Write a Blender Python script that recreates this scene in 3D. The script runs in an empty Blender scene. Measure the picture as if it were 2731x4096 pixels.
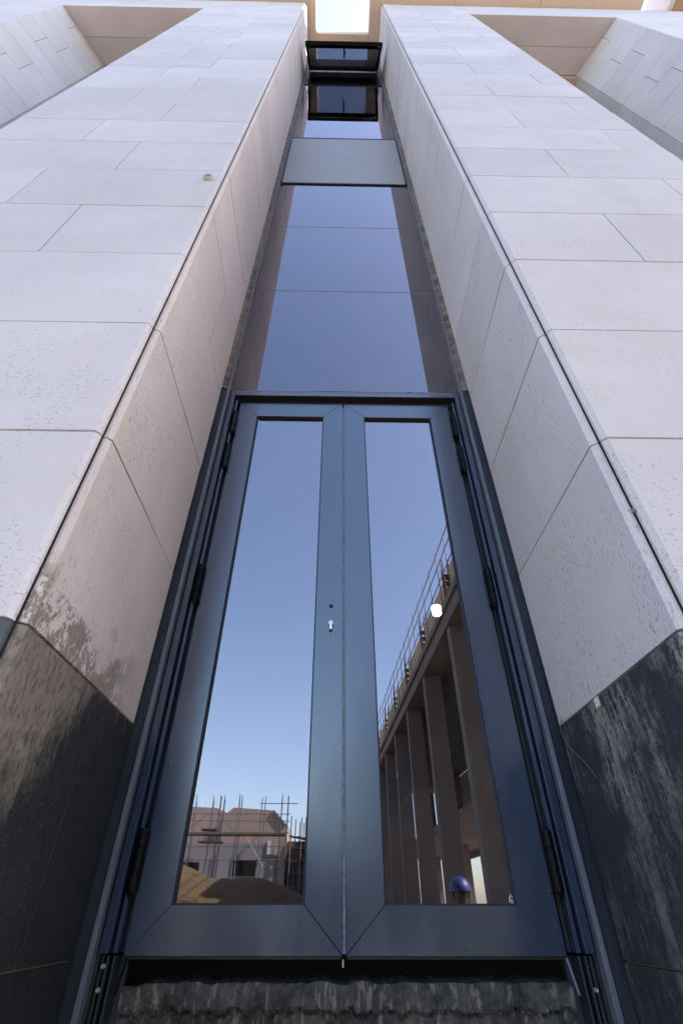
import bpy, bmesh, math, random
from mathutils import Vector, Matrix, noise
R = math.radians
random.seed(7)
sc = bpy.context.scene
EYE = 1.55                                   # camera height above the ground; all z below are relative to it

# ---------------------------------------------------------------- camera
cam_d = bpy.data.cameras.new('camera'); cam = bpy.data.objects.new('camera', cam_d)
sc.collection.objects.link(cam); sc.camera = cam
P_, Y_, RL_ = .6905, .0144, .0017
fwd = Vector((math.sin(Y_)*math.cos(P_), math.cos(Y_)*math.cos(P_), math.sin(P_)))
rgt = Vector((math.cos(Y_), -math.sin(Y_), 0)); up = rgt.cross(fwd)
r2 = math.cos(RL_)*rgt + math.sin(RL_)*up; u2 = -math.sin(RL_)*rgt + math.cos(RL_)*up
cam.matrix_world = Matrix(((r2.x, u2.x, -fwd.x, 0), (r2.y, u2.y, -fwd.y, 0), (r2.z, u2.z, -fwd.z, EYE), (0, 0, 0, 1)))
cam_d.sensor_fit = 'VERTICAL'; cam_d.sensor_height = 36.0; cam_d.lens = 36.0*1937.3/4096
cam_d.clip_start = .02; cam_d.clip_end = 3000

# ---------------------------------------------------------------- light
SUN_EL, SUN_AZ = R(46), R(78)                # azimuth clockwise from +Y (behind the building, from the right)
sun_dir = Vector((math.sin(SUN_AZ)*math.cos(SUN_EL), math.cos(SUN_AZ)*math.cos(SUN_EL), math.sin(SUN_EL)))
w = bpy.data.worlds.new('World'); sc.world = w; w.use_nodes = True
nt = w.node_tree; nt.nodes.clear()
sky = nt.nodes.new('ShaderNodeTexSky'); sky.sky_type = 'NISHITA'; sky.sun_disc = False
sky.sun_elevation = SUN_EL; sky.sun_rotation = SUN_AZ; sky.dust_density = 1.6; sky.air_density = 1.0; sky.ozone_density = 1.0
bg = nt.nodes.new('ShaderNodeBackground'); bg.inputs[1].default_value = .15
wo = nt.nodes.new('ShaderNodeOutputWorld')
nt.links.new(sky.outputs[0], bg.inputs[0]); nt.links.new(bg.outputs[0], wo.inputs[0])
sl = bpy.data.lights.new('sun', 'SUN'); sl.energy = 5.0; sl.angle = R(.53); sl.color = (1, .95, .88)
so = bpy.data.objects.new('sun', sl); sc.collection.objects.link(so)
so.rotation_euler = (-sun_dir).to_track_quat('-Z', 'Y').to_euler(); so.location = (30, 20, 40)
sc.view_settings.view_transform = 'Standard'; sc.view_settings.look = 'None'
sc.view_settings.gamma = 1; sc.view_settings.use_curve_mapping = False
sc.view_settings.exposure = 2.2

# ---------------------------------------------------------------- helpers
W = {}
def link(o): sc.collection.objects.link(o); return o
def put(o, world, parent=None):
    W[o.name] = Vector(world)
    if parent is not None:
        o.parent = parent; o.location = W[o.name] - W[parent.name]
    else: o.location = world
def tag(o, label=None, cat=None, group=None, kind=None):
    for k, v in (('label', label), ('category', cat), ('group', group), ('kind', kind)):
        if v: o[k] = v
    return o
def empty(name, world, parent=None):
    o = link(bpy.data.objects.new(name, None)); o.empty_display_size = .2; put(o, world, parent); return o
class MB:
    def __init__(s): s.v = []; s.f = []
    def add(s, vs, fs):
        n = len(s.v); s.v += [Vector(a) for a in vs]; s.f += [tuple(i+n for i in f) for f in fs]; return s
    def box(s, a, b):
        (x0, y0, z0), (x1, y1, z1) = a, b
        return s.add([(x0,y0,z0),(x1,y0,z0),(x1,y1,z0),(x0,y1,z0),(x0,y0,z1),(x1,y0,z1),(x1,y1,z1),(x0,y1,z1)],
                     [(0,3,2,1),(4,5,6,7),(0,1,5,4),(1,2,6,5),(2,3,7,6),(3,0,4,7)])
    def prism(s, poly, axis, a, b):
        # poly in the two other axes, extruded along axis from a to b
        def P(p, t): return {0: (t, p[0], p[1]), 1: (p[0], t, p[1]), 2: (p[0], p[1], t)}[axis]
        n = len(poly); vs = [P(p, a) for p in poly] + [P(p, b) for p in poly]
        return s.add(vs, [tuple(range(n))[::-1], tuple(range(n, 2*n))] + [(i, (i+1) % n, n+(i+1) % n, n+i) for i in range(n)])
    def tube(s, pts, r, n=8, caps=True):
        pts = [Vector(p) for p in pts]; rings = []
        t0 = (pts[1]-pts[0]).normalized(); ref = Vector((0, 0, 1)) if abs(t0.z) < .9 else Vector((1, 0, 0))
        for i, p in enumerate(pts):
            t = (pts[min(i+1, len(pts)-1)] - pts[max(i-1, 0)]).normalized()
            a = t.cross(ref).normalized(); b = t.cross(a)
            rr = r[i] if isinstance(r, (list, tuple)) else r
            rings.append([p + rr*(math.cos(2*math.pi*k/n)*a + math.sin(2*math.pi*k/n)*b) for k in range(n)])
        vs = [q for ring in rings for q in ring]; fs = []
        for i in range(len(pts)-1):
            for k in range(n): fs.append((i*n+k, i*n+(k+1) % n, (i+1)*n+(k+1) % n, (i+1)*n+k))
        if caps: fs += [tuple(range(n))[::-1], tuple(range((len(pts)-1)*n, len(pts)*n))]
        return s.add(vs, fs)
    def lathe(s, prof, c, n=20):
        # prof: (radius, z); around a vertical axis through c
        vs = []; fs = []
        for r, z in prof: vs += [(c[0]+r*math.cos(2*math.pi*k/n), c[1]+r*math.sin(2*math.pi*k/n), c[2]+z) for k in range(n)]
        for i in range(len(prof)-1):
            for k in range(n): fs.append((i*n+k, i*n+(k+1) % n, (i+1)*n+(k+1) % n, (i+1)*n+k))
        fs += [tuple(range(n))[::-1], tuple(range((len(prof)-1)*n, len(prof)*n))]
        return s.add(vs, fs)
    def obj(s, name, mat, parent=None, smooth=False, bevel=0, world=None):
        lo = Vector((min(v[i] for v in s.v) for i in range(3))); hi = Vector((max(v[i] for v in s.v) for i in range(3)))
        c = (lo+hi)/2 if world is None else Vector(world)
        me = bpy.data.meshes.new(name); me.from_pydata([v-c for v in s.v], [], s.f)
        bm = bmesh.new(); bm.from_mesh(me); bmesh.ops.recalc_face_normals(bm, faces=bm.faces); 
        if bevel: bmesh.ops.bevel(bm, geom=[e for e in bm.edges if e.calc_face_angle(0) > .5], offset=bevel, segments=1, affect='EDGES')
        bm.to_mesh(me); bm.free()
        if smooth:
            for p in me.polygons: p.use_smooth = True
        me.materials.append(mat)
        o = link(bpy.data.objects.new(name, me)); put(o, c, parent); return o
def Z(z): return z + EYE

# ---------------------------------------------------------------- materials
class NT:
    def __init__(s, name):
        s.m = bpy.data.materials.new(name); s.m.use_nodes = True; s.t = s.m.node_tree
        s.b = s.t.nodes['Principled BSDF']; s.out = s.t.nodes['Material Output']
        g = s.t.nodes.new('ShaderNodeNewGeometry'); s.pos = g.outputs['Position']
    def put(s, sock, v):
        if isinstance(v, bpy.types.NodeSocket): s.t.links.new(v, sock)
        else:
            if isinstance(v, tuple) and len(v) == 3 and len(sock.default_value) == 4: v = v + (1,)
            sock.default_value = v
    def math(s, op, a, b=0, c=0, clamp=False):
        n = s.t.nodes.new('ShaderNodeMath'); n.operation = op; n.use_clamp = clamp
        for i, v in enumerate((a, b, c)): s.put(n.inputs[i], v)
        return n.outputs[0]
    def xyz(s, v=None):
        n = s.t.nodes.new('ShaderNodeSeparateXYZ'); s.put(n.inputs[0], v or s.pos); return n.outputs
    def scale(s, sx, sy, sz, v=None, off=(0, 0, 0), rot=(0, 0, 0)):
        n = s.t.nodes.new('ShaderNodeMapping'); s.put(n.inputs[0], v or s.pos)
        n.inputs['Scale'].default_value = (sx, sy, sz); n.inputs['Location'].default_value = off; n.inputs['Rotation'].default_value = rot
        return n.outputs[0]
    def noise(s, v, sc_, det=4, rough=.55, dist=0):
        n = s.t.nodes.new('ShaderNodeTexNoise'); s.put(n.inputs['Vector'], v)
        n.inputs['Scale'].default_value = sc_; n.inputs['Detail'].default_value = det; n.inputs['Roughness'].default_value = rough
        n.inputs['Distortion'].default_value = dist
        return n.outputs['Fac']
    def sm(s, v, a, b, lo=0., hi=1.):
        n = s.t.nodes.new('ShaderNodeMapRange'); n.interpolation_type = 'SMOOTHSTEP'
        for i, q in enumerate((v, a, b, lo, hi)): s.put(n.inputs[i], q)
        return n.outputs[0]
    def mix(s, f, a, b, mode='MIX'):
        n = s.t.nodes.new('ShaderNodeMix'); n.data_type = 'RGBA'; n.blend_type = mode
        s.put(n.inputs[0], f); s.put(n.inputs[6], a); s.put(n.inputs[7], b); return n.outputs[2]
    def rnd(s):
        n = s.t.nodes.new('ShaderNodeObjectInfo'); return n.outputs['Random']
    def bump(s, h, st, d=.01):
        n = s.t.nodes.new('ShaderNodeBump'); n.inputs['Strength'].default_value = st; n.inputs['Distance'].default_value = d
        s.put(n.inputs['Height'], h); s.t.links.new(n.outputs[0], s.b.inputs['Normal']); return n.outputs[0]
    def set(s, **k):
        for a, v in k.items(): s.put(s.b.inputs[{'col': 'Base Color', 'rough': 'Roughness', 'metal': 'Metallic', 'ior': 'IOR', 'spec': 'Specular IOR Level', 'coat': 'Coat Weight', 'em': 'Emission Color', 'ems': 'Emission Strength'}[a]], v)
        return s.m

def limestone(name, base, pit_scale, dirt=None, pits=1.0):
    n = NT(name)
    big = n.noise(n.pos, 1.1, 5); mid = n.noise(n.pos, 7, 5, .6); fine = n.noise(n.scale(*pit_scale), 1, 3, .6)
    sel = n.noise(n.pos, 4.5, 3)
    pit = n.math('MULTIPLY', n.sm(fine, .585, .65), n.sm(sel, .38, .58))
    f2 = n.noise(n.scale(*(q*2.3 for q in pit_scale), off=(5, 3, 1)), 1, 3, .6)
    pit2 = n.sm(f2, .62, .70)
    c = n.mix(n.sm(big, .3, .7), tuple(q*.93 for q in base), tuple(min(1, q*1.04) for q in base))
    c = n.mix(n.sm(mid, .52, .75, 0, .5), c, (base[0]*1.0, base[1]*.93, base[2]*.84))
    r = n.math('MULTIPLY_ADD', n.rnd(), .10, .92)
    c = n.mix(1, c, n.mix(1, (1, 1, 1), r, 'MULTIPLY'), 'MULTIPLY')
    wm = n.noise(n.scale(2.2, 2.2, .55), 1, 6, .62, .6)
    c = n.mix(n.sm(wm, .54, .72, 0, .30), c, (base[0]*.80, base[1]*.765, base[2]*.72))
    c = n.mix(n.math('MULTIPLY', pit2, .3*pits), c, tuple(q*.62 for q in base))
    c = n.mix(n.math('MULTIPLY', pit, .55*pits), c, (base[0]*.42, base[1]*.38, base[2]*.34))
    gr = n.noise(n.pos, 260, 2)
    h = n.math('MULTIPLY_ADD', gr, .25, n.math('MULTIPLY', n.math('ADD', pit, n.math('MULTIPLY', pit2, .5)), -1.0))
    if dirt: c, h = dirt(n, c, h)
    n.bump(h, .5, .005)
    return n.set(col=c, rough=.78, spec=.35)
STONE = (.53, .49, .495)
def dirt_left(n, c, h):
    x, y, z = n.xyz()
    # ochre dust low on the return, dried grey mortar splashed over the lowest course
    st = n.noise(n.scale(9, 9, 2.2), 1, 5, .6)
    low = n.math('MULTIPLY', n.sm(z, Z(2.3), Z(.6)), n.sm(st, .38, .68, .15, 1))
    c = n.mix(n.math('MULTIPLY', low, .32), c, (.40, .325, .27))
    spl = n.math('MULTIPLY_ADD', n.noise(n.scale(120, 120, 60), 1, 3, .6), .35, n.math('MULTIPLY', n.noise(n.pos, 13, 8, .72), .65))
    edge = n.math('MULTIPLY_ADD', n.noise(n.pos, 5.2, 6, .65), .50, Z(.325))
    m = n.sm(n.math('SUBTRACT', z, edge), .035, -.03)
    m = n.math('MULTIPLY', m, n.sm(spl, .455, .50)); m = n.math('MULTIPLY', m, n.sm(y, 1.62, 1.35))
    m2 = n.math('MULTIPLY', n.sm(y, .99, .955), n.math('MULTIPLY', n.sm(z, Z(.68), Z(.55)), n.sm(spl, .44, .50)))
    m = n.math('MAXIMUM', m, m2)
    c = n.mix(n.math('MULTIPLY', m, .9), c, n.mix(n.noise(n.pos, 55, 3), (.115, .095, .076), (.23, .195, .157)))
    return c, n.math('MULTIPLY_ADD', m, n.math('MULTIPLY', spl, 1.5), h)
def dirt_right(n, c, h):
    x, y, z = n.xyz()
    sp = n.noise(n.scale(60, 60, 22), 1, 3, .6)
    m = n.math('MULTIPLY', n.sm(z, Z(.58), Z(.47)), n.sm(sp, .62, .68))
    return n.mix(n.math('MULTIPLY', m, .8), c, (.10, .095, .09)), h
M = {}
M['stone_front'] = limestone('limestone_front', STONE, (80, 110, 190))
M['stone_left'] = limestone('limestone_return_warmlit_dusty', (.54, .468, .445), (190, 200, 62), dirt_left)  # base warmer than the right return: side light put into the colour
M['stone_right'] = limestone('limestone_return', STONE, (190, 200, 62), dirt_right)
M['stone_far'] = limestone('limestone_far', STONE, (60, 60, 100), pits=.3)
def plain(name, col, rough=.6, **k):
    n = NT(name); return n.set(col=col, rough=rough, **k)
n = NT('joint_mortar'); M['mortar'] = n.set(col=n.mix(n.noise(n.pos, 12, 3), (.16, .10, .06), (.30, .22, .15)), rough=.95)
M['void'] = plain('dark_void', (.004, .004, .005), .9)

def plinth(name, side):
    n = NT(name); x, y, z = n.xyz()
    st = n.noise(n.scale(190, 190, 48), 1, 5, .7); st2 = n.noise(n.scale(60, 60, 9), 1, 6, .68); bl = n.noise(n.pos, 2.4, 4)
    c = n.mix(n.sm(st, .35, .7), (.005, .006, .007), (.024, .026, .029))
    c = n.mix(n.sm(bl, .35, .7, 0, .5), c, (.019, .0205, .024))
    c = n.mix(n.math('MULTIPLY', n.sm(n.noise(n.scale(230, 230, 120), 1, 2), .65, .71), .55), c, (.14, .14, .135))
    h = n.math('MULTIPLY_ADD', st, .6, n.math('MULTIPLY', n.noise(n.pos, 300, 2), .5))
    if side == 'L':
        spl = n.noise(n.pos, 9, 7, .65, .3)
        run = n.math('MULTIPLY_ADD', n.noise(n.scale(32, 32, 5.0), 1, 6, .75), .7, n.math('MULTIPLY', n.noise(n.pos, 60, 4, .7), .3))
        # mortar slurry run down from the joint
        reach = n.math('MULTIPLY_ADD', run, .62, Z(-.06)); reach = n.math('ADD', reach, n.sm(y, 1.05, 1.42, 0, .34))
        m = n.math('MULTIPLY', n.sm(n.math('SUBTRACT', z, reach), -.16, .02), n.sm(spl, .26, .46, .5, 1))
        m = n.math('MULTIPLY', m, n.sm(n.noise(n.scale(85, 85, 40), 1, 5, .7), .30, .55, .35, 1))
        c = n.mix(n.math('MULTIPLY', m, .92), c, n.mix(n.noise(n.pos, 45, 4), (.12, .10, .076), (.26, .215, .17)))
        h = n.math('MULTIPLY_ADD', n.math('MULTIPLY', m, n.noise(n.pos, 70, 4, .7)), 2.2, h)
    elif side == 'R':
        d1 = n.math('MULTIPLY_ADD', n.noise(n.scale(48, 48, 10), 1, 6, .74), .62, n.math('MULTIPLY', n.noise(n.pos, 75, 5, .72), .38)); pa = n.noise(n.pos, 3.1, 5, .6)
        m = n.math('MULTIPLY', n.sm(d1, .43, .58), n.sm(pa, .44, .62)); m = n.math('MULTIPLY', m, n.sm(z, Z(.05), Z(.38), .25, 1))
        c = n.mix(.25, c, (.05, .056, .072)); c = n.mix(n.math('MULTIPLY', m, .75), c, (.34, .32, .29))  # bluish mix puts sky light into this side's colour; the dust is separate
        m3 = n.math('MULTIPLY', n.sm(d1, .50, .68), .2); c = n.mix(m3, c, (.10, .105, .12))
        yy = n.math('SUBTRACT', y, n.math('MULTIPLY_ADD', z, -.04, 1.40 + .04*1.75)); sk = n.math('MULTIPLY', n.sm(n.math('ABSOLUTE', n.math('SUBTRACT', yy, -.02)), .035, .0), n.sm(d1, .36, .6)); sk = n.math('MULTIPLY', sk, n.sm(z, Z(.48), Z(.2), .1, 1))
        c = n.mix(n.math('MULTIPLY', sk, .6), c, (.17, .175, .195))
    else:
        c = n.mix(.55, c, (.10, .115, .135))  # paler blue front: sky light put into the slate colour
    n.bump(h, .5, .003)
    return n.set(col=c, rough=n.sm(bl, .3, .7, .55, .72), spec=.3)
M['plinth_left'] = plinth('slate_left', 'L'); M['plinth_right'] = plinth('slate_right_skylit', 'R'); M['plinth_front'] = plinth('slate_front_skylit', 'F')

def paint(name, col, rough, ior=1.9):
    n = NT(name)
    sm_ = n.noise(n.scale(3, 3, 1), 2.2, 4); fi = n.noise(n.pos, 900, 2); sp = n.noise(n.pos, 34, 3, .5)
    c = n.mix(n.sm(sm_, .35, .7, 0, .5), col, tuple(q*1.35+.004 for q in col))
    scr = n.noise(n.scale(160, 160, 9, rot=(0, .5, 0)), 1, 2)
    c = n.mix(n.math('MULTIPLY', n.sm(scr, .745, .78), .35), c, (.25, .27, .30))
    c = n.mix(n.math('MULTIPLY', n.sm(sp, .70, .74), .25), c, (.16, .16, .17))
    n.bump(n.math('MULTIPLY_ADD', sm_, .6, n.math('MULTIPLY', fi, .08)), .10, .003)
    return n.set(col=c, rough=n.sm(sm_, .3, .7, rough*.85, rough*1.2), ior=ior)
M['frame'] = paint('slate_blue_paint', (.004, .015, .043), .21, 2.1)
M['frame_dark'] = paint('dark_blue_paint', (.008, .013, .022), .45, 1.5)
n = NT('bare_aluminium'); k = n.noise(n.scale(90, 90, 6), 1, 4)
M['alu'] = n.set(col=n.mix(k, (.05, .06, .085), (.17, .185, .23)), rough=.42, metal=.2)
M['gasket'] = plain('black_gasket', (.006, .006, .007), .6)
M['black_metal'] = plain('black_hinge_metal', (.003, .003, .004), .3, ior=1.22)
n = NT('satin_steel'); M['steel'] = n.set(col=(.34, .34, .35), rough=.3, metal=1.0)
M['chrome'] = plain('lock_nickel', (.78, .77, .78), .34, metal=.55)
def glass(name, ior, tint, wave, refl=(1.0, .93, 1.0), dust=0):
    n = NT(name); t = n.t; t.nodes.remove(n.b)
    fr = t.nodes.new('ShaderNodeFresnel'); fr.inputs['IOR'].default_value = ior
    gl = t.nodes.new('ShaderNodeBsdfGlossy'); gl.inputs['Roughness'].default_value = .0; gl.inputs['Color'].default_value = refl + (1,)
    tr = t.nodes.new('ShaderNodeBsdfTransparent'); tr.inputs['Color'].default_value = tint + (1,)
    df = t.nodes.new('ShaderNodeBsdfDiffuse'); df.inputs['Color'].default_value = (.45, .43, .40, 1)
    bp = t.nodes.new('ShaderNodeBump'); bp.inputs['Strength'].default_value = wave; bp.inputs['Distance'].default_value = .01
    n.put(bp.inputs['Height'], n.noise(n.pos, 2.6, 2))
    t.links.new(bp.outputs[0], gl.inputs['Normal'])
    ge = t.nodes.new('ShaderNodeNewGeometry'); bf = ge.outputs['Backfacing']; fb = n.math('SUBTRACT', 1.0, bf)
    fac = n.math('MULTIPLY_ADD', fr.outputs[0], fb, n.math('MULTIPLY', bf, .06)); n.put(tr.inputs['Color'], n.mix(bf, tint, (1, 1, 1)))
    mx = t.nodes.new('ShaderNodeMixShader'); n.put(mx.inputs[0], fac); t.links.new(tr.outputs[0], mx.inputs[1]); t.links.new(gl.outputs[0], mx.inputs[2])
    # thin dust film and splashes; the dust argument adds a veil for sky light
    du = n.math('ADD', n.math('MULTIPLY', n.sm(n.noise(n.scale(5, 5, 3), 1, 6, .65), .45, .8), .045), n.math('MULTIPLY', n.sm(n.noise(n.pos, 48, 2), .75, .78), .35)); du = n.math('MULTIPLY', n.math('ADD', du, dust), fb)
    m2 = t.nodes.new('ShaderNodeMixShader'); n.put(m2.inputs[0], du); t.links.new(mx.outputs[0], m2.inputs[1]); t.links.new(df.outputs[0], m2.inputs[2])
    t.links.new(m2.outputs[0], n.out.inputs[0])
    return n.m
M['glass_sash'] = glass('skylit_vent_glass', 1.8, (.22, .25, .29), .006, dust=.38)  # pale veil from the dust value stands in for sky light on the pane
M['glass'] = glass('coated_door_glass', 3.0, (.22, .25, .28), .006)
M['glass_up'] = glass('coated_upper_glass', 2.35, (.10, .12, .15), .010)
# grey film over the closed vent
n = NT('filmed_pane'); x, y, z = n.xyz()
str_ = n.noise(n.scale(40, 1, 3.2, rot=(0, R(-24), 0)), 1, 3); pa = n.noise(n.pos, 1.7, 3)
msk = n.math('MULTIPLY', n.sm(str_, .66, .74), n.sm(pa, .45, .6))
M['film'] = n.set(col=n.mix(n.noise(n.pos, 4, 5), (.20, .178, .168), (.245, .22, .207)), rough=n.math('MULTIPLY_ADD', msk, -.3, .42), ior=n.math('MULTIPLY_ADD', msk, 1.0, 1.45))
n = NT('raw_stone_edge'); k = n.noise(n.scale(9, 9, 16), 1, 6, .7)
M['raw_edge'] = n.set(col=n.mix(n.sm(k, .3, .7), (.05, .043, .036), (.21, .172, .135)), rough=.95); n.bump(k, .8, .02)
n = NT('cream_render'); k = n.noise(n.pos, 6, 5)
M['coping'] = n.set(col=n.mix(k, (.50, .40, .31), (.56, .46, .36)), rough=.85)
n = NT('rough_concrete'); k = n.noise(n.pos, 16, 8, .7); k2 = n.noise(n.scale(60, 60, 14), 1, 5)
c = n.mix(n.sm(k, .35, .65), (.025, .0245, .024), (.088, .084, .077)); c = n.mix(n.sm(k2, .54, .64, 0, .75), c, (.20, .18, .155))
n.bump(n.math('MULTIPLY_ADD', n.noise(n.pos, 90, 5, .7), 1, k), .7, .008); M['concrete'] = n.set(col=c, rough=.92)
n = NT('grey_concrete'); k = n.noise(n.pos, 1.6, 6, .65); k2 = n.noise(n.scale(4, 4, .7), 1, 4)
M['conc_frame'] = n.set(col=n.mix(n.math('MULTIPLY', k, k2), (.12, .095, .080), (.20, .165, .14)), rough=.9)
n = NT('ochre_block'); k = n.noise(n.pos, 2.5, 6); M['ochre'] = n.set(col=n.mix(k, (.36, .265, .155), (.46, .35, .215)), rough=.9)
n = NT('pink_block'); k = n.noise(n.pos, 1.5, 6); M['pinkwall'] = n.set(col=n.mix(k, (.30, .225, .185), (.37, .285, .235)), rough=.9)
M['greywall'] = plain('grey_render', (.26, .255, .255), .9)
M['rust'] = plain('rusty_steel', (.10, .05, .028), .7)
M['scaf'] = plain('galvanised_tube', (.10, .105, .115), .5)
M['scaf_blue'] = plain('blue_tube', (.05, .10, .22), .5)
M['board'] = plain('timber_board', (.10, .07, .042), .8)
n = NT('sand'); k = n.noise(n.pos, 1.3, 8, .62); k2 = n.noise(n.pos, 12, 5)
M['sand'] = n.set(col=n.mix(n.math('MULTIPLY_ADD', k2, .4, n.math('MULTIPLY', k, .6)), (.050, .031, .010), (.092, .060, .022)), rough=.95); n.bump(k2, .7, .08)
n = NT('dusty_ground'); k = n.noise(n.pos, .25, 8, .62); k2 = n.noise(n.pos, 5, 5)
M['ground'] = n.set(col=n.mix(n.math('MULTIPLY_ADD', k2, .35, n.math('MULTIPLY', k, .65)), (.20, .168, .142), (.32, .275, .235)), rough=.95); n.bump(k2, .5, .03)
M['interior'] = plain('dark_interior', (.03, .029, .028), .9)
M['white_plastic'] = plain('white_plastic', (.70, .68, .64), .5)
M['bk'] = plain('grey_plaster', (.17, .165, .16), .9)
M['sil'] = plain('silicone_joint', (.16, .14, .12), .7)
M['pipe'] = plain('grey_pipe', (.40, .385, .365), .6)
M['lamp'] = plain('lamp_diffuser', (.9, .9, .9), .5, em=(1, .99, .96), ems=3.5)
M['tape'] = plain('clear_tape', (.62, .56, .44), .3)
M['thread'] = plain('nylon_thread', (.16, .17, .19), .4)
M['chip'] = plain('chipped_stone', (.13, .135, .15), .9)
M['mark'] = plain('etched_mark', (.75, .77, .80), .6)
M['pencil'] = plain('pink_pencil', (.52, .36, .36), .9)
n = NT('printed_foil'); x, y, z = n.xyz()
fz = n.math('FRACT', n.math('MULTIPLY', z, 9.0)); k = n.noise(n.scale(400, 1, 170), 1, 2)
c = n.mix(n.math('MULTIPLY', n.sm(k, .52, .56), n.math('LESS_THAN', fz, .55)), (.20, .23, .30), (.06, .09, .22))
c = n.mix(n.math('MULTIPLY', n.sm(fz, .60, .63), n.sm(fz, .74, .71)), c, (.26, .10, .12)); c = n.mix(n.math('MULTIPLY', n.sm(fz, .74, .76), n.sm(fz, .84, .82)), c, (.08, .26, .18))
M['foil'] = n.set(col=c, rough=.35)

# ---------------------------------------------------------------- ground and building root
mb = MB(); mb.add([(-600, -700, 0), (600, -700, 0), (600, 500, 0), (-600, 500, 0)], [(0, 1, 2, 3)])
g = mb.obj('ground', M['ground']); tag(g, kind='structure')

YF, YS = .9177, 1.651                        # facade plane, end of the stone returns
XC = .0435                                   # middle of the slot
XLR, XRR = -.645, .735                       # faces of the two returns
ZT, ZN = 13.05, 11.7                         # underside of the coping, soffit of the niches
B = empty('stone_clad_building', (XC, 2.5, 0))
tag(B, 'pale limestone clad building with a tall glazed slot above a dark blue double door', 'building')
zc = [-.60, -.095, .467, 1.045, 1.627, 2.203, 2.756, 3.318, 3.874, 4.414, 4.921, 5.461, 5.984, 6.481, 6.998, 7.471, 7.987, 8.44, 8.94]
while zc[-1] < ZT-.7: zc.append(zc[-1] + .475)
zc[-1] = ZT
J = .0045                                    # joint width
def slab(o, u, v, n, lu, lv, th, ch=.0012, cl=0, cr=0):
    """stone slab: corner o (front face), axes u, v, outward normal n; wide 45 degree chamfers cl / cr on its u ends"""
    o, u, v, n = (Vector(q) for q in (o, u, v, n)); m = MB()
    a, b = max(ch, cl), max(ch, cr)
    def p(s, t, d): return o + u*s + v*t + n*d
    m.add([p(0,0,-th), p(lu,0,-th), p(lu,lv,-th), p(0,lv,-th), p(0,0,-a), p(lu,0,-b), p(lu,lv,-b), p(0,lv,-a), p(a,ch,0), p(lu-b,ch,0), p(lu-b,lv-ch,0), p(a,lv-ch,0)],
          [(3,2,1,0), (0,1,5,4), (1,2,6,5), (2,3,7,6), (3,0,4,7), (4,5,9,8), (5,6,10,9), (6,7,11,10), (7,4,8,11), (8,9,10,11)])
    return m
TH = .028; CH = .012
def pier(label, side):
    s = -1 if side == 'L' else 1
    xr = XLR if side == 'L' else XRR                 # return face
    xe = -2.31 if side == 'L' else 2.17              # outer end of the front face
    xin = xr + s*.013
    core = MB()
    x0, x1 = sorted((xin, xe - s*.02))
    # core with the far side splayed for the niche
    c0 = [(xin, YF+.07), (xin + s*.058, YF+.07), (xin + s*.058, YF+.013), (xe - s*.012, YF+.013), (xe - s*.35, YS), (xe-s*.35, 2.6), (xin, 2.6)]
    core.prism(c0, 2, Z(-1.55), Z(ZT))
    p = core.obj('pier', M['mortar'], B); tag(p, label)
    ja, jb = sorted((xr + s*.0205, xr + s*.066))
    MB().box((ja, YF+.0205, Z(-1.55)), (jb, YF+.066, Z(ZT)-.01)).obj('corner_gap_shade', M['void'], p)  # black strip set in the open corner joint in place of its shade
    jt = (1.30, 1.685) if side == 'L' else (1.345, 1.885)
    k = 0
    for i in range(len(zc)-1):
        za, zb = zc[i]+J/2, zc[i+1]-J/2
        pl = zc[i+1] < .5
        a = xr + s*.0245
        odd = (i % 2 == 1) if side == 'L' else (i % 2 == 1)
        cut = s*(jt[0] if odd else jt[1])
        for q, (xa, xb) in enumerate(((a, cut - s*J/2), (cut + s*J/2, xe))):
            jy = random.uniform(-.0012, .0012)
            xl, xh = min(xa, xb), max(xa, xb)
            cw = CH if q == 0 else 0
            m = slab((xl, YF+jy, Z(za)), (1,0,0), (0,0,1), (0,-1,0), xh-xl, zb-za, TH, .0014, cl=cw if s > 0 else 0, cr=cw if s < 0 else 0)
            m.obj('stone_panel', M['plinth_front'] if pl else M['stone_front'], p)
        # return into the slot
        cuts = [YF+.0245, YS]
        if pl and i == 1: cuts = [YF+.0245, 1.37, YS]
        elif not pl and i % 2 == 1: cuts = [YF+.0245, 1.332 + random.uniform(-.012, .012), YS]
        for q in range(len(cuts)-1):
            ya, yb = cuts[q] + (J/2 if q else 0), cuts[q+1] - (J/2 if q < len(cuts)-2 else 0)
            jx = random.uniform(-.001, .001)
            cw = CH if q == 0 else 0
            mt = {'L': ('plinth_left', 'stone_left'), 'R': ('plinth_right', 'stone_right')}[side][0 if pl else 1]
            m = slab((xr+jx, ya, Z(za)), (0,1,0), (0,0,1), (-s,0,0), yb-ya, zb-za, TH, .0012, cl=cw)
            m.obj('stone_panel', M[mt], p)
    return p
pL = pier('stone pier on the left of the glazed slot, mortar splashed over its dark plinth', 'L')
pR = pier('stone pier on the right of the glazed slot, pale dust on its dark plinth', 'R')

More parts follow.
